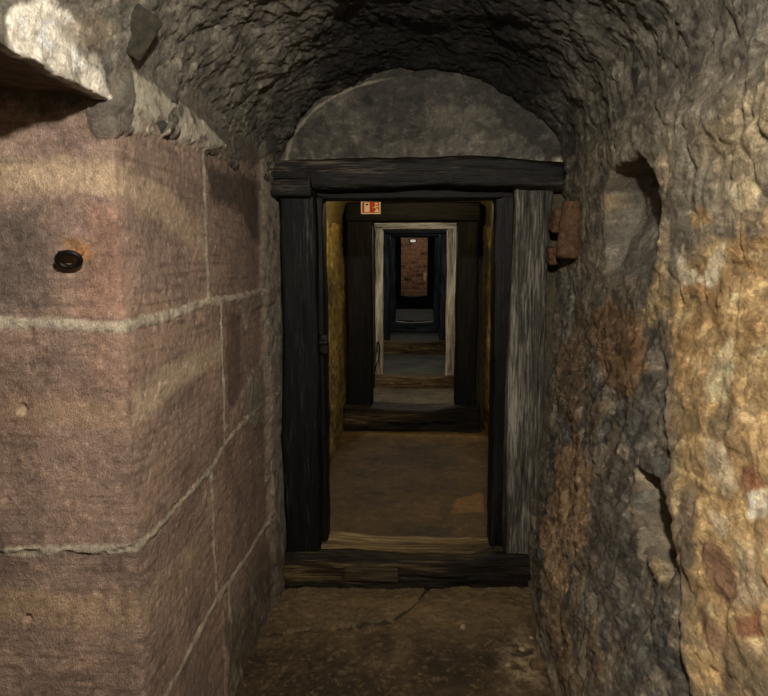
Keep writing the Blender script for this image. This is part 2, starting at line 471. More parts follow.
# ochre plaster of the near right wall
ochre = [(668, 300), (690, 262), (715, 232), (768, 205), (820, 190), (820, 700), (700, 700), (688, 600), (686, 480), (672, 380)]
patch(ochre, (186, 154, 108), .05, .07)
sd_o = sdpoly(u, v, RP(ochre)) + .05 * w2
mo = sstep(.03, -.05, sd_o)
C = blend(C, lin(158, 122, 78), mo * sstep(.0, .3, w1) * .7)
C = blend(C, lin(206, 180, 138), mo * sstep(.12, .35, w2) * .6)
C = blend(C, lin(124, 106, 80), mo * sstep(.15, .4, -w2) * .6)
# grey lime skin above it
patch([(590, 130), (640, 110), (768, 60), (820, 40), (820, 185), (768, 200), (715, 228), (690, 255), (668, 290), (655, 200)], (140, 131, 113), .06, .08, .8)
patch([(700, 130), (768, 80), (820, 60), (820, 150), (768, 175), (720, 190)], (168, 146, 108), .06, .08, .5)
# dark streaky zone
C = blend(C, lin(98, 94, 85), zone_dark)
C = blend(C, lin(62, 58, 52), zone_dark * sstep(.1, .6, strk - .2) * .35)
C = blend(C, lin(148, 136, 116), zone_dark * sstep(.5, .8, gid) * .8)
C = blend(C, lin(116, 100, 80), zone_dark * sstep(.76, .84, gid2) * .6)
C = blend(C, lin(70, 66, 60), zone_dark * sstep(.2, .1, gid) * .8)
C = blend(C, lin(134, 110, 80), zone_dark * sstep(.75, .8, cid) * .4)
# colour streaks, stones, plaster remains, and light painted into the lower niche
PATCHES = [
    ([(592, 318), (612, 300), (640, 318), (650, 372), (632, 400), (610, 385), (596, 360)], (128, 98, 62), .02, .03, .7),
    ([(628, 330), (640, 336), (640, 372), (630, 372)], (122, 88, 64), .01, .012, .7),
    ([(608, 350), (620, 345), (622, 385), (610, 380)], (116, 92, 66), .01, .015, .7),
    ([(560, 330), (582, 300), (596, 330), (590, 390), (574, 440), (558, 400)], (118, 98, 74), .02, .02, .6),
    ([(556, 455), (578, 432), (592, 470), (588, 545), (570, 560), (552, 520)], (150, 122, 92), .012, .012, .85),
    ([(540, 515), (552, 520), (572, 575), (566, 600), (548, 575)], (156, 130, 98), .01, .01, .85),
    ([(545, 565), (566, 600), (585, 694), (560, 694)], (132, 110, 82), .02, .02, .7),
    ([(590, 480), (628, 470), (640, 560), (650, 640), (622, 640), (598, 560)], (96, 90, 80), .02, .025, .8),
    ([(540, 268), (556, 262), (556, 300), (545, 330), (538, 320)], (110, 76, 56), .008, .01, .8),
    ([(556, 275), (575, 268), (572, 340), (558, 350)], (122, 118, 108), .01, .012, .8),
    ([(600, 240), (618, 196), (650, 196), (657, 262), (636, 278), (606, 272)], (118, 111, 99), .01, .02, .8),
    ([(598, 196), (622, 190), (624, 210), (600, 212)], (160, 138, 108), .006, .012, .8),
    ([(654, 236), (664, 216), (672, 226), (668, 290), (652, 312), (644, 310), (656, 280)], (190, 172, 140), .008, .016, .85),
    ([(655, 262), (668, 262), (672, 300), (652, 330), (640, 320)], (176, 150, 104), .015, .015, .6),
    ([(680, 262), (685, 246), (690, 268), (704, 276), (718, 246), (728, 240), (724, 262), (716, 288), (700, 282), (682, 288)], (222, 204, 170), .006, .012, .95),
    ([(728, 192), (742, 176), (762, 190), (758, 208), (742, 212), (730, 204)], (222, 200, 160), .006, .012, .9),
    ([(655, 160), (668, 150), (672, 190), (660, 192)], (176, 156, 130), .008, .02, .7),
    ([(690, 215), (702, 206), (714, 214), (712, 226), (694, 228)], (190, 150, 96), .01, .014, .6),
    ([(715, 226), (735, 222), (738, 238), (718, 238)], (104, 98, 88), .008, .014, .8),
    ([(745, 222), (766, 212), (768, 236), (750, 244)], (108, 100, 88), .01, .02, .7),
    ([(716, 360), (735, 340), (742, 378), (732, 405), (716, 400)], (206, 186, 146), .008, .014, .85),
    ([(724, 405), (742, 400), (748, 430), (736, 445), (722, 430)], (108, 96, 78), .01, .016, .7),
    ([(718, 440), (740, 448), (748, 490), (738, 500), (720, 472)], (196, 176, 144), .008, .014, .85),
    ([(722, 512), (740, 520), (744, 540), (730, 540)], (212, 190, 156), .007, .012, .85),
    ([(752, 470), (768, 466), (780, 490), (758, 494)], (160, 110, 80), .005, .008, .9),
    ([(762, 496), (780, 490), (785, 520), (764, 520)], (218, 200, 170), .006, .01, .9),
    ([(714, 556), (722, 540), (744, 566), (748, 600), (738, 606), (720, 580)], (134, 102, 78), .006, .008, .85),
    ([(706, 606), (716, 606), (742, 640), (738, 660), (722, 646)], (128, 100, 76), .006, .008, .85),
    ([(752, 622), (775, 612), (780, 640), (754, 640)], (150, 104, 76), .005, .008, .9),
    ([(744, 560), (768, 545), (790, 600), (752, 610)], (190, 168, 138), .012, .02, .7),
    ([(735, 650), (768, 640), (800, 700), (735, 700)], (112, 100, 80), .02, .02, .7),
    ([(690, 500), (704, 480), (712, 520), (708, 570), (692, 585)], (94, 86, 74), .012, .02, .75),
    ([(640, 470), (662, 480), (664, 540), (648, 545)], (176, 162, 134), .008, .012, .85),  # lit back of the lower niche, put into the colour
    ([(648, 556), (680, 556), (672, 590), (660, 578)], (166, 146, 110), .006, .008, .85),  # lit niche sill painted as a paler wedge
    ([(686, 440), (694, 440), (694, 500), (688, 520)], (190, 166, 120), .006, .01, .7)]
for pts, colr, fe, am, st in PATCHES:
    patch(pts, colr, fe, am, st, onwall)
# vertical drips of lime on the upper wall
drip = sstep(.25, .6, fbm(np.stack([u * 1.0, v * .13, u * 0], -1), 34, 3, 31)) * sstep(1.3, 1.55, v) * sstep(1.95, 1.7, v) * onwall * sstep(1.95, 1.8, u)
C = blend(C, lin(186, 168, 134), drip * .6)
# --- vault colours
isv = ~onwall
soot_falloff = sstep(1.95 + .6 * .45, 1.95 + .6 * 1.05, v + .2 * w1) * sstep(1.95 + .6 * 2.45, 1.95 + .6 * 1.85, v + .2 * w1) * sstep(1.45, 2.2, u + .2 * w1)
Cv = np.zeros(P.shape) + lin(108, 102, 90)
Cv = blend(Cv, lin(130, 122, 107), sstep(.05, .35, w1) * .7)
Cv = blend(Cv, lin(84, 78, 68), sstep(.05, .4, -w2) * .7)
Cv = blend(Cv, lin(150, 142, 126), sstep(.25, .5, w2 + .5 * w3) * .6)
Cv = blend(Cv, lin(20, 17, 14), np.clip(soot_falloff * .9 + sstep(2.3, 2.8, u) * .5, 0, .93))  # crown soot, plus lamp falloff towards the door painted into the colour
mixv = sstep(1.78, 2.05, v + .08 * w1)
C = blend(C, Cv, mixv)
for pts, colr, fe, am, st in [
    ([(4, 6), (12, -20), (56, -28), (76, -2), (88, 24), (104, 38), (110, 66), (112, 104), (96, 102), (78, 92), (58, 76), (40, 60), (8, 40)], (226, 216, 198), .006, .016, .95),
    ([(-10, 38), (20, 52), (44, 70), (62, 86), (50, 92), (-10, 62)], (166, 148, 122), .008, .012, .8),
    ([(72, 44), (80, 52), (90, 78), (82, 80)], (150, 140, 122), .004, .006, .85),
    ([(104, 30), (128, 8), (150, 30), (134, 66), (128, 108), (112, 110), (106, 60)], (118, 111, 99), .008, .012, .95),
    ([(60, 2), (100, -10), (118, 10), (102, 34), (84, 34)], (136, 120, 98), .015, .02, .6)]:
    patch(pts, colr, fe, am, st, isv, vault=True)
C = blend(C, lin(92, 74, 56), (v > 1.95 + .6 * math.pi + .02) * 1.0)
fk = fbm(base * [1, .5, .9], 40, 4, 91, .6); fk2 = fbm(base * [1, .5, .8], 26, 5, 92, .62)
C = blend(C, np.minimum(C * 1.75 + .02, .8), sstep(.16, .24, fk) * .65)
C = blend(C, C * .38, sstep(.14, .24, fk2) * (.3 + .45 * np.maximum(zone_dark, ~onwall)))
C = blend(C, C * 1.5, sstep(.10, .16, fbm(base * slab, 12, 5, 93, .6)) * .45)
C = blend(C, C * .55, sstep(.10, .16, fbm(base * slab, 9, 5, 94, .6)) * (.15 + .35 * np.maximum(zone_dark, ~onwall)))
for pts, colr, fe, am, st in PATCHES:
    if min(colr) > 140 or (fe < .007 and colr[0] < 165):
        patch(pts, colr, fe, am, st * .6, onwall * sstep(-.35, .0, w2 + .8 * w3), 1.2)
np1 = fbm(P, 12, 5, 99, .6)
for sd, cc in ((n1, lin(116, 110, 98)), (n2, lin(140, 128, 106))):
    C = blend(C, cc * (1 + .9 * np1 + .5 * fbm(P, 50, 3, 100))[..., None], sstep(.0, -.012, sd) * onwall * .9)
structure(grid_obj('wall_right', P[:, :NW + 1], C[:, :NW + 1], M_RUBBLE, flip=True))
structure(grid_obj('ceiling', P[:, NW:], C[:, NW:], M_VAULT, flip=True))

# ------------------------------------------------------------------ left wall: the recess jamb and the ashlar side face
YJ, XL = 1.40, -.668
us = axis((-.95, -.36, .03), (-.36, 0, .0045), (0, .5, .0045), (.5, 1.56, .006))
zl = axis((-.14, .3, .012), (.3, 2.06, .0055))
UU = np.repeat(us[:, None], len(zl), 1); ZZ = np.repeat(zl[None], len(us), 0)
B = np.zeros(UU.shape + (3,))
ra = .012
B[..., 0] = np.where(UU < 0, XL + UU, XL); B[..., 1] = np.where(UU < 0, YJ, YJ + UU); B[..., 2] = ZZ
cornr = np.exp(-(UU / .02) ** 2)
nrm = np.zeros_like(B)
tt = sstep(-.02, .02, UU)
nrm[..., 0] = tt; nrm[..., 1] = -(1 - tt)
nrm /= np.linalg.norm(nrm, axis=-1, keepdims=True)
def LP(pts):
    out = []
    for px, py in pts:
        if px < 113 + .056 * (py - 140):
            p = onY(px, py, YJ); out.append((p[0] - XL, p[2]))
        else:
            p = onX(px, py, XL); out.append((p[1] - YJ, p[2]))
    return out
W1, W2, W3 = fbm(B, 4, 4, 41), fbm(B, 16, 4, 42), fbm(B, 50, 3, 43)
jw = .010 * fbm(B, 14, 3, 44) + .006 * W3
def jl(pts, wd): return sstep(wd * .5 + .004, wd * .5 - .004, sdline(UU, ZZ, LP(pts)) + jw * 1.1)
J1 = jl([(-60, 320), (0, 322), (60, 324), (122, 328), (128, 325), (165, 317), (205, 302), (240, 297), (275, 288)], .026)
J2 = jl([(-60, 552), (0, 551), (60, 550), (134, 548), (140, 546), (170, 515), (212, 468), (225, 444), (245, 420), (275, 388)], .020)
J3 = jl([(140, 740), (165, 696), (190, 650), (217, 598), (245, 560), (275, 508)], .022)
Jv = np.maximum.reduce([jl([(202, 140), (205, 210), (208, 303)], .02), jl([(221, 304), (223, 380), (225, 444)], .018),
                        jl([(211, 468), (214, 540), (217, 600)], .016), jl([(229, 585), (228, 700)], .018)])
mort = np.maximum.reduce([J1, J2, J3, Jv])
# mortar smears by the door and the rendered top
def lpatch(pts, fe=.01, am=.02, st=1.0):
    return sstep(fe, -fe, sdpoly(UU, ZZ, LP(pts)) + am * (W2 + .8 * W3)) * st
strip = sstep(1.24, 1.31, UU + .03 * W2)
smear = np.maximum(lpatch([(238, 398), (262, 355), (275, 350), (275, 420), (252, 425)], .012, .03), lpatch([(232, 300), (270, 285), (270, 302), (250, 312), (246, 330), (240, 306)], .01, .015))
top = sstep(-.02, .015, ZZ - 1.835 - np.where(UU > 0, .06 * UU, .0) + .045 * (W2 + W1))
topw = lpatch([(127, 66), (150, 88), (176, 106), (200, 122), (222, 146), (205, 150), (176, 142), (150, 134), (127, 132)], .008, .02)
topg = lpatch([(86, 112), (112, 98), (124, 70), (128, 132), (112, 134), (98, 142)], .006, .012)
foot = sstep(.30, .12, ZZ + .10 * W1 - .12 * UU * 0) * (UU > .6)
dl = .004 * fbm(B, 5, 3, 45) + .0022 * W2 + .0012 * W3
chis = fbm(np.stack([(UU * .82 + ZZ * .57) * .18, (-UU * .57 + ZZ * .82), UU * 0], -1), 150, 2, 46)
dl += .0016 * chis * (1 - mort)
q1, q2, qid, _q = worley(B, 40, 4)
dl -= .004 * sstep(.40, .10, q1) * (qid > .62) * (1 - mort)
dl += .003 * fbm(B, 28, 5, 49, .62)
dl -= cornr * .006
dl += mort * (.003 + .006 * W2 + .004 * W3) - (sstep(.6, .2, mort) * sstep(.02, .2, mort)) * .004
dl += strip * (.025 + .012 * W1 + .006 * W2) + smear * .010
dl += top * .012 + topw * .008 + topg * .012 + foot * (.012 + .010 * W2)
crack = sdline(UU, ZZ, LP([(0, 553), (50, 552), (95, 555), (136, 549)])) + .008 * W2
dl -= sstep(.005, .001, crack) * .010
for px, py, rr, dd in ((22, 409, .016, .014), (28, 618, .015, .014), (12, 424, .010, .006), (70, 246, .018, .006)):
    q = LP([(px, py)])[0]
    dl -= sstep(rr, rr * .5, np.hypot(UU - q[0], ZZ - q[1]) + .006 * W2) * dd
PL = B + nrm * dl[..., None]
CL = np.zeros(PL.shape) + lin(160, 135, 119)
CL = blend(CL, lin(136, 114, 101), sstep(-.05, .4, W1) * .8)
CL = blend(CL, lin(172, 144, 124), sstep(0, .35, -W1) * .7)
CL = blend(CL, lin(130, 110, 98), sstep(.55, 1.1, UU) * .6)
lam = fbm(np.stack([UU * .06, ZZ, UU * 0], -1), 70, 3, 48)
CL = blend(CL, lin(106, 88, 77), sstep(.05, .35, lam) * .5)
for pts, colr, fe, am, st in [
    ([(-40, 160), (60, 158), (116, 164), (118, 198), (60, 192), (-40, 196)], (196, 170, 140), .02, .02, .85),
    ([(120, 166), (160, 182), (202, 222), (206, 262), (170, 228), (120, 200)], (184, 160, 134), .02, .02, .8),
    ([(-40, 396), (60, 398), (128, 402), (130, 436), (60, 424), (-40, 420)], (184, 154, 126), .02, .02, .65),
    ([(134, 392), (150, 378), (180, 360), (222, 338), (222, 362), (180, 386), (134, 430)], (190, 168, 142), .015, .015, .85),
    ([(-40, 588), (60, 592), (138, 594), (140, 632), (60, 626), (-40, 618)], (182, 154, 124), .02, .02, .7),
    ([(142, 592), (172, 560), (208, 530), (208, 550), (172, 592), (142, 628)], (174, 150, 124), .02, .02, .65),
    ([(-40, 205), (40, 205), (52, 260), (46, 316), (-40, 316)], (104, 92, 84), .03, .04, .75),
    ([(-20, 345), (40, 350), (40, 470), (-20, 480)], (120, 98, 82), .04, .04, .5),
    ([(84, 200), (122, 205), (126, 318), (80, 318)], (164, 124, 106), .03, .03, .6),
    ([(90, 335), (128, 335), (130, 398), (80, 390)], (160, 126, 110), .03, .03, .5),
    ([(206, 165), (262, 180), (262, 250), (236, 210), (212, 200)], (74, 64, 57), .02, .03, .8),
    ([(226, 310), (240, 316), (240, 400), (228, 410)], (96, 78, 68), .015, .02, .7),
    ([(20, 400), (28, 402), (26, 418), (16, 416)], (190, 164, 136), .004, .006, .8),
    ([(20, 612), (36, 612), (36, 624), (22, 624)], (196, 160, 136), .004, .006, .8),
    ([(64, 240), (82, 238), (96, 252), (92, 264), (70, 262)], (176, 128, 84), .006, .008, .8)]:
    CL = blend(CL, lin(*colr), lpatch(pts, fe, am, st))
CL = blend(CL, lin(200, 186, 164), mort * .95)
CL = blend(CL, lin(140, 130, 114), mort * sstep(.0, .3, W2) * .6)
CL = blend(CL, lin(70, 60, 52), sstep(.006, .002, crack) * .5)
CL = blend(CL, lin(160, 148, 130), strip)
CL = blend(CL, lin(84, 76, 66), strip * sstep(.05, .3, W2) * .7)
CL = blend(CL, lin(138, 126, 110), smear * .9)
CL = blend(CL, lin(112, 104, 90), top)
CL = blend(CL, lin(192, 182, 162), topw * sstep(-.3, .0, W2 + .1) * .9)
CL = blend(CL, lin(104, 98, 88), topg * .9)
CL = blend(CL, lin(96, 86, 72), foot * .85)
CL = blend(CL, lin(146, 134, 114), foot * sstep(.15, .4, W2 + .4 * W3) * .8)
fk = fbm(B, 44, 4, 95, .6)
CL = blend(CL, np.minimum(CL * 1.5 + .01, .8), sstep(.18, .26, fk) * .5)
CL = blend(CL, CL * .6, sstep(.17, .27, fbm(B * [1, 1, 1.6], 30, 4, 96, .6)) * .6)
CL = blend(CL, CL * 1.2, sstep(.08, .16, fbm(B, 10, 5, 97, .6)) * .5)
CL = blend(CL, CL * .76, sstep(.08, .16, fbm(B, 8, 5, 98, .6)) * .6)
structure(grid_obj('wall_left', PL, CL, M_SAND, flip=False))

# ------------------------------------------------------------------ plain surfaces of the place that close it off
def sheet(name, o, eu, ev, nu, nv, colr, mat, amp=.012, flip=False, seed=0, colfn=None, shape=None):
    o, eu, ev = (np.array(a, float) for a in (o, eu, ev))
    a = np.linspace(0, 1, nu)[:, None, None]; b = np.linspace(0, 1, nv)[None, :, None]
    Q = o + a * eu + b * ev
    n = np.cross(eu, ev); n /= np.linalg.norm(n)
    if flip: n = -n
    d = fbm(Q, 3, 3, seed) * amp + fbm(Q, 16, 3, seed + 1) * amp * .4
    if shape is not None: d = d + shape(Q)
    X = fbm(Q, 4, 4, seed + 2); Y = fbm(Q, 18, 3, seed + 3)
    CC = np.zeros(Q.shape) + lin(*colr)
    CC = CC * (1 + .7 * X + .5 * Y)[..., None]
    if colfn is not None: CC = colfn(Q, CC, X, Y)
    return structure(grid_obj(name, Q + n * d[..., None], CC, mat, flip=flip))

# near floor
def floor_col(Q, CC, X, Y):
    x, y = Q[..., 0], Q[..., 1]
    CC = blend(CC, lin(116, 97, 68), sstep(2.25, 2.72, y + .2 * X) * .8)
    CC = blend(CC, lin(88, 72, 50), sstep(.1, .4, X) * .4)
    q = [tuple(onZ(a, b, -.06)[:2]) for a, b in ((500, 650), (520, 628), (545, 655), (548, 690), (510, 690), (500, 672))]
    m = sstep(.05, -.05, sdpoly(x, y, q) + .14 * Y + .05 * X)
    CC = blend(CC, lin(176, 156, 124), m * sstep(-.25, .25, Y + .3 * X) * .6)
    q = [tuple(onZ(a, b, -.06)[:2]) for a, b in ((388, 618), (412, 600), (430, 584), (425, 604), (405, 622), (410, 650), (400, 660))]
    CC = blend(CC, lin(104, 84, 58), sstep(.03, -.02, sdpoly(x, y, q) + .05 * Y) * .6)
    q = [tuple(onZ(a, b, -.06)[:2]) for a, b in ((270, 628), (300, 626), (360, 622), (392, 618), (415, 602), (432, 582))]
    CC = blend(CC, lin(30, 23, 14), sstep(.010, .003, sdline(x, y, q) + .02 * Y) * .8)
    CC = blend(CC, lin(118, 98, 70), sstep(.16, .24, fbm(Q, 40, 4, 70, .6)) * .5)
    return CC
def floor_shape(Q):
    tilt = .03 * Q[..., 0]
    q = [tuple(onZ(a, b, -.06)[:2]) for a, b in ((270, 628), (300, 626), (360, 622), (392, 618), (415, 602), (432, 582))]
    d = sdline(Q[..., 0], Q[..., 1], q) + .02 * fbm(Q, 14, 2, 66)
    return -.012 * sstep(.02, .0, d) + .010 * fbm(Q, 9, 4, 67) + .004 * fbm(Q, 45, 3, 69) - .008 + tilt + .006 * fbm(Q, 30, 3, 68)
sheet('floor', (-.74, 1.0, -.06), (1.44, 0, 0), (0, 2.0, 0), 300, 400, (60, 48, 31), M_EARTH, .016, seed=61, colfn=floor_col, shape=floor_shape)
sheet('floor', (-1.7, -1.4, -.075), (2.6, 0, 0), (0, 2.42, 0), 30, 30, (60, 48, 31), M_EARTH, .006, seed=62)
sheet('wall_back', (-1.7, -1.3, -.05), (2.6, 0, 0), (0, 0, 2.6), 30, 30, (120, 108, 90), M_RUBBLE, .01, seed=63, flip=True)
sheet('wall_recess', (-1.6, -1.4, -.05), (0, 2.9, 0), (0, 0, 2.1), 30, 30, (110, 88, 72), M_SAND, .01, seed=64)

# tympanum above the first doorway
def tym_col(Q, CC, X, Y):
    x, z = Q[..., 0], Q[..., 2]
    CC = np.zeros(Q.shape) + lin(73, 68, 59)
    CC = blend(CC, lin(56, 52, 45), sstep(.02, .25, X + .3 * Y))
    CC = blend(CC, lin(98, 92, 80), sstep(.05, .3, -X + .3 * Y) * .6)
    def pm(pts, fe=.02, am=.05):
        q = [(p[0], p[2]) for p in (onY(a, b, YD + .06) for a, b in pts)]
        return sstep(fe, -fe, sdpoly(x, z, q) + am * (X * .6 + Y))
    CC = blend(CC, lin(64, 59, 51), pm([(362, 72), (420, 70), (480, 84), (520, 112), (480, 104), (430, 106), (370, 116)]) * .8)
    CC = blend(CC, lin(52, 48, 42), pm([(365, 96), (412, 98), (414, 128), (370, 128)]) * .7)
    CC = blend(CC, lin(108, 102, 90), pm([(420, 108), (470, 104), (530, 140), (530, 158), (440, 156)]) * .5)
    CC = blend(CC, lin(170, 160, 138), sstep(1.985, 1.96, z + .05 * Y) * sstep(0, .3, Y + .1))
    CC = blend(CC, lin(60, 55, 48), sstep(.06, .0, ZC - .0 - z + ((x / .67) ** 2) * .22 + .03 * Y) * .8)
    CC = blend(CC, CC * .45, sstep(.08, .2, fbm(Q, 11, 5, 75, .6)) * .7)
    CC = blend(CC, CC * 1.7, sstep(.20, .27, fbm(Q * [1, 1, 1.5], 30, 4, 76, .6)) * .8)
    rim = np.abs(np.hypot(x / .60, (z - 1.93) / .395) - 1)
    CC = blend(CC, lin(150, 140, 120), sstep(.018, .006, rim + .02 * Y) * sstep(.1, .25, -x + .2 * X) * .7)
    return CC
sheet('wall_front', (-.80, YD + .065, 1.875), (1.60, 0, 0), (0, 0, .655), 260, 130, (110, 104, 92), M_PLAST, .014, seed=71, colfn=tym_col, shape=lambda Q: .010 * fbm(Q, 6, 3, 73) + .007 * fbm(Q, 20, 5, 74))

def solid(name, boxes, colr, mat, seed=0):
    V, F, n = [], [], 0
    for (x0, x1, y0, y1, z0, z1) in boxes:
        v, f = rbox((x1 - x0, y1 - y0, z1 - z0), r=.01, step=.05, warp=.006, grain=.002, seed=seed + n)
        V.append(v + np.array([(x0 + x1) / 2, (y0 + y1) / 2, (z0 + z1) / 2])); F.append(f + n); n += len(v)
    V = np.concatenate(V); F = np.concatenate(F)
    c = np.zeros(V.shape) + lin(*colr); c = c * (1 + .6 * fbm(V, 6, 3, seed))[:, None]
    return structure(mesh_from(name, V, F, mat, None, True, np.clip(c, .004, 1)))
def cross_wall(y0, y1, xl, xr, zt, zb, colr, seed):
    """Wall across the passage with a doorway from xl to xr and zb to zt."""
    return solid('wall_cross', [(-.95, xl, y0, y1, -.2, 2.7), (xr, .95, y0, y1, -.2, 2.7), (xl, xr, y0, y1, zt, 2.7)], colr, M_RUBBLE, seed)
cross_wall(YD + .075, YD + .30, -.60, .60, 1.97, 0, (84, 76, 60), 81)

# ------------------------------------------------------------------ the rooms beyond
def room(y0, y1, zf, w, colr, fcol, seed, res=.02, crown=2.35, spring=1.8, wcolfn=None, fcolfn=None):
    n = max(8, int((y1 - y0) / res))
    sheet('wall_left', (-w, y0, zf - .1), (0, y1 - y0, 0), (0, 0, spring + .1), n, int(spring / res), colr, M_RUBBLE, .04, seed=seed, colfn=wcolfn)
    sheet('wall_right', (w, y0, zf - .1), (0, y1 - y0, 0), (0, 0, spring + .1), n, int(spring / res), colr, M_RUBBLE, .04, seed=seed + 1, flip=True, colfn=wcolfn)
    sheet('floor', (-w - .05, y0, zf), (2 * w + .1, 0, 0), (0, y1 - y0, 0), int(1.3 / res), n, fcol, M_EARTH, .012, seed=seed + 2, colfn=fcolfn)
    ph = np.linspace(-.06, math.pi + .06, 50)[None, :, None]; yy = np.linspace(y0, y1, n)[:, None, None]
    zc, zz = crown + zf, spring + zf
    Q = np.concatenate([w * 1.02 * np.cos(ph) + 0 * yy, yy + 0 * ph, zz + (zc - zz) * np.sin(ph) + 0 * yy], -1)
    Q[..., 2] += fbm(Q, 5, 3, seed) * .02
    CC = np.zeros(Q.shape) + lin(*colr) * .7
    structure(grid_obj('ceiling', Q, CC, M_RUBBLE, flip=True))
Y2, Y3, Y4, Y5, Y6, YE = 5.45, 7.40, 10.2, 12.8, 16.5, 19.2
def yel(Q, CC, X, Y):
    CC = blend(CC, lin(150, 128, 70), sstep(.0, .35, X + .4 * Y) * .7)
    CC = blend(CC, lin(70, 58, 30), sstep(.1, .4, -X + .3 * Y) * .7)
    CC = blend(CC, lin(178, 158, 92), sstep(.3, .5, Y) * .7)
    return CC
def f2col(Q, CC, X, Y):
    x, y = Q[..., 0], Q[..., 1]
    CC = blend(CC, lin(128, 104, 62), sstep(4.9, 5.35, y + .2 * X) * .6)
    CC = blend(CC, lin(44, 33, 17), sstep(.55, .1, np.hypot(x + .02, (y - 4.65) / 1.25) + .3 * X) * .55)
    for pts, colr, st in (([(415, 527), (453, 527), (453, 543), (415, 543)], (62, 54, 36), .85), ([(376, 537), (414, 538), (414, 544), (376, 543)], (70, 58, 36), .7),
                      ([(455, 500), (482, 492), (484, 512), (452, 514)], (138, 100, 56), .7), ([(416, 505), (440, 500), (440, 520), (416, 522)], (104, 78, 44), .6)):
        q = [tuple(onZ(a, b, 0)[:2]) for a, b in pts]
        CC = blend(CC, lin(*colr), sstep(.008, -.008, sdpoly(x, y, q) + .015 * Y) * st)
    return CC
def f2shape(*a): pass
room(YD + .30, Y2 + .08, 0, .63, (116, 100, 54), (80, 63, 37), 91, .016, 2.35, wcolfn=yel, fcolfn=f2col)
room(Y2 + .2, Y3 + .05, 0, .60, (120, 110, 90), (104, 94, 74), 101, .025)
room(Y3 + .2, Y4 + .05, 0, .62, (84, 82, 74), (90, 87, 74), 111, .03)
room(Y4 + .2, Y5 + .05, .06, .62, (74, 74, 68), (84, 84, 76), 121, .04)
room(Y5 + .2, Y6 + .05, .28, .62, (70, 70, 68), (74, 76, 76), 131, .05, 2.3)
room(Y6 + .2, YE + .1, .50, .62, (120, 90, 66), (110, 90, 70), 141, .05, 2.2)
cross_wall(Y2 + .10, Y2 + .28, -.50, .47, 1.98, 0, (60, 52, 36), 151)
cross_wall(Y3 + .10, Y3 + .28, -.45, .46, 1.96, 0, (60, 56, 48), 152)
cross_wall(Y4 + .10, Y4 + .28, -.50, .50, 2.02, 0, (50, 50, 50), 153)
cross_wall(Y5 + .10, Y5 + .28, -.48, .48, 2.10, 0, (46, 46, 46), 154)
cross_wall(Y6 + .10, Y6 + .28, -.46, .46, 2.30, 0, (46, 46, 46), 155)
# brick end wall: courses with joints in relief
na, nb = 150, 240
a = np.linspace(-.7, .7, na)[:, None] + np.zeros((1, nb)); b = np.linspace(.3, 2.8, nb)[None] + np.zeros((na, 1))
row = np.floor(b / .13); fx = (a + .11 * (row % 2) + .03 * np.sin(row * 7)) / .26; bx = np.floor(fx)
jd = np.minimum(np.minimum(b / .13 - row, 1 - b / .13 + row) * .13, np.minimum(fx - bx, 1 - fx + bx) * .26)
Q = np.stack([a, np.full_like(a, YE), b], -1)
nz = fbm(Q, 9, 3, 161); rnd = perlin(np.stack([bx * 3.7 + .5, row * 5.3 + .4, a * 0 + .3], -1))
br = sstep(.006, .022, jd + .012 * nz)
CC = blend(np.zeros(Q.shape) + lin(150, 128, 104), lin(150, 112, 86) * (1 + .9 * rnd + .5 * nz)[..., None], br)
CC = blend(CC, lin(60, 42, 32), sstep(.25, .5, nz + .5 * rnd) * .6)
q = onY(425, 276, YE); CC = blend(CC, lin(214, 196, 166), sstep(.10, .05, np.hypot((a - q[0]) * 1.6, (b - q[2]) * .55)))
Q[..., 1] -= br * .012 + nz * .02
structure(grid_obj('wall_end', Q, CC, M_RUBBLE))

# ------------------------------------------------------------------ door frames
RX = (0, math.radians(-90), 0)     # stands a part's length upright
def worn(hw, sag, ramp_=0):
    def fn(V):
        V = V.copy(); up = V[:, 2] > 0
        V[:, 2] -= up * sag * np.clip(1 - (V[:, 0] / hw) ** 2, 0, 1)
        return V
    return fn
def zone_y(px, Y): return onY(px, 262, Y)[0]
f = empty('timber_door_frame', (0, YD, 0), 'large blackened timber door frame with a grey right post, at the end of the stone chamber', 'door frame', 'timber door frames along the passage')
def xz(px, py, Y):
    p = onY(px, py, Y); return p[0], p[2]
def post1(name, pl, pr, ztop, zbot, y, depth, mat, seed, warp=.008, lean=0.0, parent=f):
    x0, x1 = zone_y(pl, y), zone_y(pr, y)
    o = part_box(name, (ztop - zbot, depth, x1 - x0), ((x0 + x1) / 2, depth / 2 + (y - YD), (ztop + zbot) / 2), mat, parent, (0, math.radians(-90) + lean, 0), r=.010, step=.013, warp=warp, grain=.0035, seed=seed)
    return o
zl1 = xz(415, 189, YD)[1]; zt1 = xz(415, 158, YD - .03)[1]; zs1 = xz(415, 555, YD - .02)[1]
pl = post1('post', 279, 316, zl1 + .03, -.04, YD, .16, W_LEFT, 1); pl['label'] = 'nearly black left post'
pr = post1('post', 512, 549, zl1 + .03, -.04, YD, .16, W_GREY, 2); pr['label'] = 'weathered grey right post'
x0, x1 = zone_y(272, YD), zone_y(563, YD)
def lint_fn(V):
    V = V.copy()
    V[:, 2] += .012 * np.sin(V[:, 0] * 4 + 1) * 1.0 - .010 * V[:, 0]
    return V
part_box('lintel', (x1 - x0, .17, zt1 - zl1), ((x0 + x1) / 2, .055, (zt1 + zl1) / 2), W_LINTEL, f, (0, 0, 0), r=.018, step=.012, warp=.009, grain=.005, seed=3, fn=lint_fn)
cb0, cb1 = xz(270, 197, YD - .03), xz(312, 178, YD - .03)
part_box('corner_block', (cb1[0] - cb0[0], .12, cb1[1] - cb0[1]), ((cb0[0] + cb1[0]) / 2, .018, (cb0[1] + cb1[1]) / 2), W_LINTEL, f, (0, 0, 0), r=.012, step=.01, warp=.004, grain=.003, seed=13)
yi = YD + .075
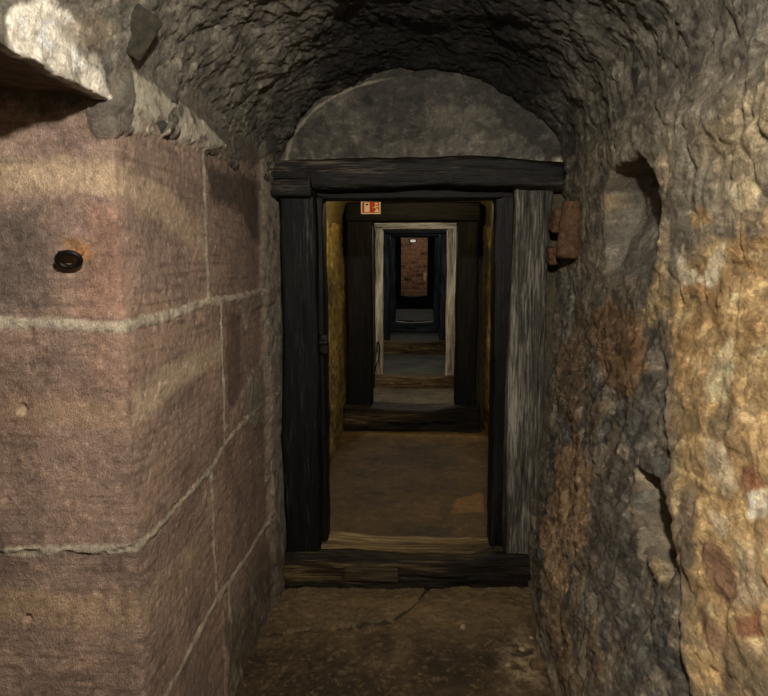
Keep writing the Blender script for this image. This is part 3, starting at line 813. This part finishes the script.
il0, il1 = xz(310, 200, yi), xz(516, 178, yi)
part_box('inner_lintel', (il1[0] - il0[0], .12, il1[1] - il0[1]), ((il0[0] + il1[0]) / 2, .135, (il0[1] + il1[1]) / 2), W_BLACK, f, (0, 0, 0), r=.006, step=.015, warp=.004, grain=.003, seed=5)
post1('inner_jamb', 308, 324, il0[1] + .02, .10, yi, .13, W_BLACK, 6, .003)
post1('inner_jamb', 495, 518, il0[1] + .02, .10, yi, .13, W_BLACK, 7, .003, lean=math.radians(-.45))
def sill_fn(V):
    V = V.copy(); up = V[:, 2] > 0
    V[:, 2] -= up * (.020 * np.clip(1 - (V[:, 0] / .38) ** 2, 0, 1) + .008 * fbm(V * [1, 1, 0], 5, 3, 3)) 
    V[:, 2] += (~up) * .006 * fbm(V * [1, 1, 0], 5, 3, 4)
    return V
sx0, sx1 = zone_y(274, YD), zone_y(549, YD)
part_box('sill', (sx1 - sx0, .24, zs1 + .11), ((sx0 + sx1) / 2, .085, (zs1 - .11) / 2), W_SILL, f, (0, 0, 0), r=.022, step=.011, warp=.010, grain=.006, seed=8, fn=sill_fn)
pc0, pc1 = xz(344, 579, YD - .03), xz(398, 567, YD - .03)
pp = part_box('repair_patch', (pc1[0] - pc0[0], .03, pc1[1] - pc0[1]), ((pc0[0] + pc1[0]) / 2, -.036, (pc0[1] + pc1[1]) / 2), W_PATCH, f, (0, 0, 0), r=.004, step=.01, warp=.002, grain=.002, seed=9)
pp['label'] = 'paler inset repair piece'
# worn top board added, its paler brown standing for the lit dirty sill top, and the scratches cut into the lintel
tr = part_box('tread', (.98, .17, .028), (.02, .115, zs1 + .002), W_BROWN, f, (0, 0, 0), r=.008, step=.012, warp=.006, grain=.004, seed=19, fn=lambda V: V - np.stack([V[:, 0] * 0, V[:, 0] * 0, .022 * np.clip(1 - (V[:, 0] / .42) ** 2, 0, 1)], 1))
tr['label'] = 'worn brown top board, added for the lit sill top'
lo = [o for o in f.children if o.name.startswith('lintel')][0]
lv = np.array([tuple(v.co) for v in lo.data.vertices]) + np.array(lo.location)
V, F = [], []
for (a0, b0, a1, b1) in ((424, 171, 430, 183), (430, 183, 437, 172), (441, 182, 446, 171), (446, 171, 452, 182), (455, 170, 449, 184), (380, 172, 410, 170), (470, 176, 520, 171), (480, 170, 500, 182)):
    ps = []
    for t in np.linspace(0, 1, 8):
        q = onY(a0 + (a1 - a0) * t, b0 + (b1 - b0) * t, YD - .03)
        near = np.hypot(lv[:, 0] - q[0], lv[:, 2] - q[2]) < .016
        yq = lv[near][:, 1].min() if near.any() else -.03
        ps.append((q[0], yq - .0002, q[2]))
    v, fc = tube(ps, .0016, 6); n = len(V)
    V += v; F += [tuple(k + n for k in g) for g in fc]
sc_ = mesh_from('carved_scratches', V, F, W_PATCH, f); sc_['label'] = 'pale scratches cut into the lintel'
# iron latch on the left inner jamb
lx, lz = xz(319, 343, YD + .05)
lat = part_box('latch', (.085, .03, .022), (lx + .002, .06, lz), IRON, f, (0, 0, 0), r=.005, step=.008, warp=.002, grain=.0008, seed=10); lat['label'] = 'forged iron latch'
part_box('latch_plate', (.10, .012, .045), (.018, .005, -.01), IRON, lat, RX, r=.004, step=.01, warp=.001, grain=.001, seed=11)
V, F = tube([(-.046, -.004, 0), (-.052, -.018, .002), (-.046, -.03, .006), (-.034, -.032, .008)], [.007, .007, .006, .004], 8)
mesh_from('latch_hook', V, F, IRON, lat)

def frame(y, zf, outer, inner, ztop, lt, zsill, depth, mats, label, seed, step=.03, sill_front=None):
    """outer/inner: (left, right) x of the frame; ztop: underside of the lintel; lt: lintel depth."""
    wp, wl, ws = mats
    e = empty('timber_door_frame', (0, y, zf), label, 'door frame', 'timber door frames along the passage')
    for s in (0, 1):
        a, b_ = sorted((outer[s], inner[s]))
        part_box('post', (ztop + .02 - zf, depth, b_ - a), ((a + b_) / 2, depth / 2, (ztop + .02 - zf) / 2), wp, e, RX, r=.008, step=step, warp=.006, grain=.003, seed=seed + s)
    part_box('lintel', (outer[1] - outer[0] + .02, depth + .01, lt), ((outer[0] + outer[1]) / 2, depth / 2 - .003, ztop + lt / 2 - zf), wl, e, (0, 0, 0), r=.008, step=step, warp=.005, grain=.003, seed=seed + 3)
    hw = (inner[1] - inner[0]) / 2 + .05
    part_box('sill', (outer[1] - outer[0] + .06, depth + .10, zsill - zf + .03), ((outer[0] + outer[1]) / 2, depth / 2 - .03, (zsill - zf - .03) / 2), ws, e, (0, 0, 0), r=.015, step=step * .8, warp=.010, grain=.004, seed=seed + 5, fn=worn(hw, .030))
    return e
def zz(py, Y): return onY(415, py, Y)[2]
def xx(px, Y): return onY(px, 262, Y)[0]
frame(Y2, 0, (xx(346, Y2), xx(479, Y2)), (xx(372, Y2), xx(457, Y2)), zz(222, Y2), .17, zz(405, Y2), .16, (W_TAR, W_TAR, W_SILL),
      'near-black timber door frame with a red fire sign on its lintel', 200, .02)
frame(Y3, 0, (xx(375, Y3), xx(457, Y3)), (xx(383, Y3), xx(447, Y3)), zz(229, Y3), .085, zz(374, Y3), .14, (W_PALE, W_PALE, W_BROWN),
      'pale grey limewashed door frame just behind the near-black one', 210, .02)
frame(Y4, 0, (xx(382, Y4), xx(448, Y4)), (xx(390, Y4), xx(440, Y4)), zz(234, Y4), .14, zz(340, Y4), .14, (W_BLUE, W_BLUE, W_BROWN),
      'blue-black door frame seen directly inside the pale grey one', 220, .03)
frame(Y5, .06, (xx(388, Y5), xx(443, Y5)), (xx(396, Y5), xx(434, Y5)), zz(237, Y5), .14, zz(321, Y5), .14, (W_BLUE, W_BLUE, W_BLUE),
      'narrow dark door frame between the blue-black frame and the farthest frame', 230, .04)
frame(Y6, .28, (xx(393, Y6), xx(437, Y6)), (xx(401, Y6), xx(427.5, Y6)), zz(237.5, Y6), .18, zz(295, Y6), .14, (W_TAR, W_TAR, W_TAR),
      'farthest dark door frame, right before the lit brick end wall', 240, .04)

# ------------------------------------------------------------------ fire sign on the second lintel
s0, s1 = onY(361, 214, Y2 - .02), onY(380.5, 201, Y2 - .02)
sw, sh = s1[0] - s0[0], s1[2] - s0[2]
sg = empty('fire_sign', ((s0[0] + s1[0]) / 2, Y2 - .012, (s0[2] + s1[2]) / 2), 'small red and white fire extinguisher sign on the near-black lintel', 'sign')
def flat(name, polys, y, th, mat, parent):
    V, F = [], []
    for pl_ in polys:
        n = len(pl_); b0 = len(V)
        V += [(x * sw / 2, y, z * sh / 2) for x, z in pl_] + [(x * sw / 2, y + th, z * sh / 2) for x, z in pl_]
        F.append(tuple(range(b0, b0 + n))); F.append(tuple(range(b0 + 2 * n - 1, b0 + n - 1, -1)))
        F += [(b0 + k, b0 + n + k, b0 + n + (k + 1) % n, b0 + (k + 1) % n) for k in range(n)]
    return mesh_from(name, V, F, mat, parent, False)
rect = lambda a, b_, c_, d: [(a, c_), (b_, c_), (b_, d), (a, d)]
flat('plate', [rect(-1, 1, -1, 1)], -.004, .004, RED, sg)
flat('border', [rect(-1, 1, .86, 1), rect(-1, 1, -1, -.82), rect(-1, -.88, -.82, .86), rect(.88, 1, -.82, .86)], -.0055, .0015, WHITE, sg)
flat('extinguisher_symbol', [rect(-.66, -.12, -.70, .34), rect(-.66, -.52, .34, .78), rect(-.26, -.12, .34, .78), rect(-.52, -.26, .62, .78)], -.0055, .0015, WHITE, sg)
flat('extinguisher_neck', [rect(-.52, -.26, .36, .60)], -.0050, .001, DARKRED, sg)
flat('flame_symbol', [[(.34, -.66), (.78, -.72), (.80, -.30), (.62, -.10), (.50, -.42)], [(.14, -.06), (.40, -.02), (.62, -.34), (.44, .16)], [(.38, .18), (.60, .02), (.80, .10), (.78, .34), (.62, .20), (.48, .40)], [(.44, .48), (.62, .44), (.78, .56), (.58, .78), (.36, .62)]], -.0055, .0015, WHITE, sg)

# ------------------------------------------------------------------ iron ring in the ashlar jamb
c0 = onY(72, 258, YJ - .02)
ring = empty('iron_ring', (c0[0], YJ, c0[2]), 'black iron ring hanging from a rusty bolt in the pink sandstone block', 'ring')
pts = []
for k in range(36):
    an = 2 * math.pi * k / 36
    pts.append((.026 * math.cos(an) - .002, -.030 - .012 * math.sin(an) * .95, -.004 + .0165 * math.sin(an) * .95 + .003 * math.cos(an)))
V, F = tube(pts, .0060, 12, True); mesh_from('hoop', V, F, IRON, ring)
V, F = tube([(.012, .03, .014), (.011, -.006, .012), (.008, -.016, .010), (.002, -.024, .009)], [.008, .008, .007, .006], 10); b_ = mesh_from('bolt', V, F, RUST, ring); b_['label'] = 'rusted orange bolt'
V, F = rbox((.03, .022, .010), r=.004, step=.003, warp=.002, grain=.001, seed=4)
o = mesh_from('eye', V, F, IRON, ring); o.location = (-.012, -.022, .011); o.rotation_euler = (0, .06, .1)

# ------------------------------------------------------------------ stone block standing out of the vault
def hit3(px, py):
    y, s_ = hit_vault(px, py); d = ray(px, py); return EYE + d * (y / d[1])
h0 = hit3(135, 31)
V, F = rbox((.104, .064, .05), r=.005, step=.006, warp=.004, grain=.0016, seed=17)
o = mesh_from('stone_block', V, F, STONE_DK)
tag(o, 'small dark oblong block jutting from the vault beside the white plaster', 'stone block')
ax = Vector(onY(150, 14, h0[1]) - onY(129, 48, h0[1])).normalized()
tocam = Vector(EYE - h0).normalized(); yy_ = (tocam - ax * tocam.dot(ax)); yy_ = (yy_ + Vector((.25, 0, -.1))); yy_ = (yy_ - ax * yy_.dot(ax)).normalized()
zz_ = ax.cross(yy_)
o.matrix_world = Matrix(((ax.x, zz_.x, yy_.x, 0), (ax.y, zz_.y, yy_.y, 0), (ax.z, zz_.z, yy_.z, 0), (0, 0, 0, 1)))
o.location = Vector(h0) + yy_ * .012

# ------------------------------------------------------------------ rounded clay bracket by the right post
def bracket():
    nu, nv = 26, 40
    V, F = [], []
    H, R = .235, .052
    for i in range(nv + 1):
        t = i / nv
        taper = 1 - .18 * t
        if t < .06: taper *= .80 + 3.3 * t
        for j in range(nu):
            an = 2 * math.pi * j / nu
            V.append((R * taper * math.cos(an), R * taper * .85 * math.sin(an), t * H))
    for i in range(nv):
        for j in range(nu):
            F.append((i * nu + j, i * nu + (j + 1) % nu, (i + 1) * nu + (j + 1) % nu, (i + 1) * nu + j))
    F.append(tuple(range(nu - 1, -1, -1))); F.append(tuple(range(nv * nu, (nv + 1) * nu)))
    V = np.array(V); nn = fbm(V, 14, 4, 3)
    V[:, :2] *= (1 + .16 * nn)[:, None]; V[:, 2] += .006 * fbm(V, 20, 2, 5)
    return V, F
V, F = bracket()
o = mesh_from('clay_bracket', V, F, STONE_BR)
bp = onY(568, 259, 2.66)
o.location = bp; o.rotation_euler = (math.radians(-4), math.radians(3), 0)
tag(o, 'rounded red-brown stone stub jutting from the wall beside the grey post', 'stone')
# broken brick wedged between post and wall
for k, (px, py, hh, cc) in enumerate([(554, 222, .10, 'upper'), (553, 254, .075, 'lower')]):
    q = onY(px, py, 2.795)
    V, F = rbox((.038, .07, hh), r=.010, step=.005, warp=.014, grain=.004, seed=20 + k)
    o = mesh_from('brick_fragment', V, F, STONE_BR); o.location = q; o.rotation_euler = (0, .12 * (1 - 2 * k), .1)
    tag(o, ['upper of two red-brown brick fragments between the grey post and the rounded stub', 'lower of two red-brown brick fragments between the grey post and the rounded stub'][k], 'brick', 'brick fragments by the grey post')

# ------------------------------------------------------------------ loose stones on the near floor
spec = [(537, 668, .030, 0, 'largest loose brown stone lying against the foot of the right wall'),
        (463, 629, .014, 1, 'small pale stone alone in the middle of the earth floor'),
        (522, 652, .013, 1, 'pale pebble at the top edge of the whitish floor patch'),
        (508, 668, .011, 1, 'pale pebble at the left edge of the whitish floor patch'),
        (531, 640, .009, 1, 'tiny pale pebble between the floor patch and the right wall'),
        (284, 628, .012, 0, 'small brown stone at the left end of the floor crack'),
        (518, 618, .010, 0, 'brown pebble on the floor close to the right end of the sill')]
for k, (px, py, r_, m_, lb) in enumerate(spec):
    q = onZ(px, py, -.06)
    V, F = rbox((2 * r_, 1.7 * r_, 1.2 * r_), r=r_ * .55, step=r_ * .2, warp=r_ * .25, grain=r_ * .05, seed=40 + k)
    o = mesh_from('loose_stone', V, F, (PEBBLE_D, PEBBLE)[m_]); o.location = (q[0], q[1], -.068 + .03 * q[0] + r_ * .45); o.rotation_euler = (0, 0, k * 1.3)
    tag(o, lb, 'stone', 'loose stones on the near floor')

# ------------------------------------------------------------------ cable by the pale frame and the lamp on the end wall
cp = [(377, 352), (377.5, 342), (379.5, 347), (379, 358), (376, 366), (374.5, 376), (374, 387.5)]
def spl(pts, n):
    out = []
    for i in range(len(pts) - 1):
        p0, p1, p2, p3 = pts[max(i - 1, 0)], pts[i], pts[i + 1], pts[min(i + 2, len(pts) - 1)]
        for t in np.linspace(0, 1, n, endpoint=False):
            out.append(.5 * ((2 * p1) + (p2 - p0) * t + (2 * p0 - 5 * p1 + 4 * p2 - p3) * t * t + (3 * p1 - p0 - 3 * p2 + p3) * t ** 3))
    return out + [pts[-1]]
V, F = tube(spl([onY(a_, b2, Y3 - .10) for a_, b2 in cp], 8), .008, 8)
tag(mesh_from('cable', V, F, RUBBER), 'black cable hanging down the left post of the pale grey frame', 'cable')
lp = onY(413, 241, YE)
lm = empty('wall_lamp', (lp[0], YE - .02, lp[2]), 'small white lamp high on the far brick end wall', 'lamp')
part_box('lamp_base', (.22, .05, .12), (0, .0, 0), IRON, lm, (0, 0, 0), r=.02, step=.02, warp=0, grain=0)
part_box('lamp_glass', (.17, .06, .08), (0, -.045, 0), GLASS_LAMP, lm, (0, 0, 0), r=.03, step=.012, warp=0, grain=0)

# ------------------------------------------------------------------ light
def lamp(name, loc, power, colr, rad=.05):
    d = bpy.data.lights.new(name, 'POINT'); d.energy = power; d.color = colr; d.shadow_soft_size = rad
    o = bpy.data.objects.new(name, d); o.location = loc; COL.objects.link(o); return o
lamp('chamber_lamp', (.08, .15, 2.06), 140, (1, .945, .85), .03)
lamp('second_room_lamp', (.0, 4.35, 2.18), 24, (1, .80, .45), .05)
lamp('third_room_lamp', (-.22, 5.95, 2.05), 26, (1, .93, .80), .05)
lamp('fourth_room_lamp', (0, 8.2, 2.1), 14, (1, .98, .92), .05)
lamp('fifth_room_lamp', (0, 11.2, 2.15), 10, (1, .98, .92), .05)
lamp('sixth_room_lamp', (0, 14.2, 2.4), 4, (1, .98, .92), .05)
lamp('end_room_lamp', (0, 17.6, 2.35), 20, (1, .90, .74), .05)

w = bpy.data.worlds.new('dark'); scene.world = w; w.use_nodes = True
w.node_tree.nodes['Background'].inputs[0].default_value = (0, 0, 0, 1)
vs = scene.view_settings
vs.view_transform = 'Standard'; vs.look = 'None'; vs.gamma = 1; vs.use_curve_mapping = False; vs.exposure = 0.0
scene.display_settings.display_device = 'sRGB'
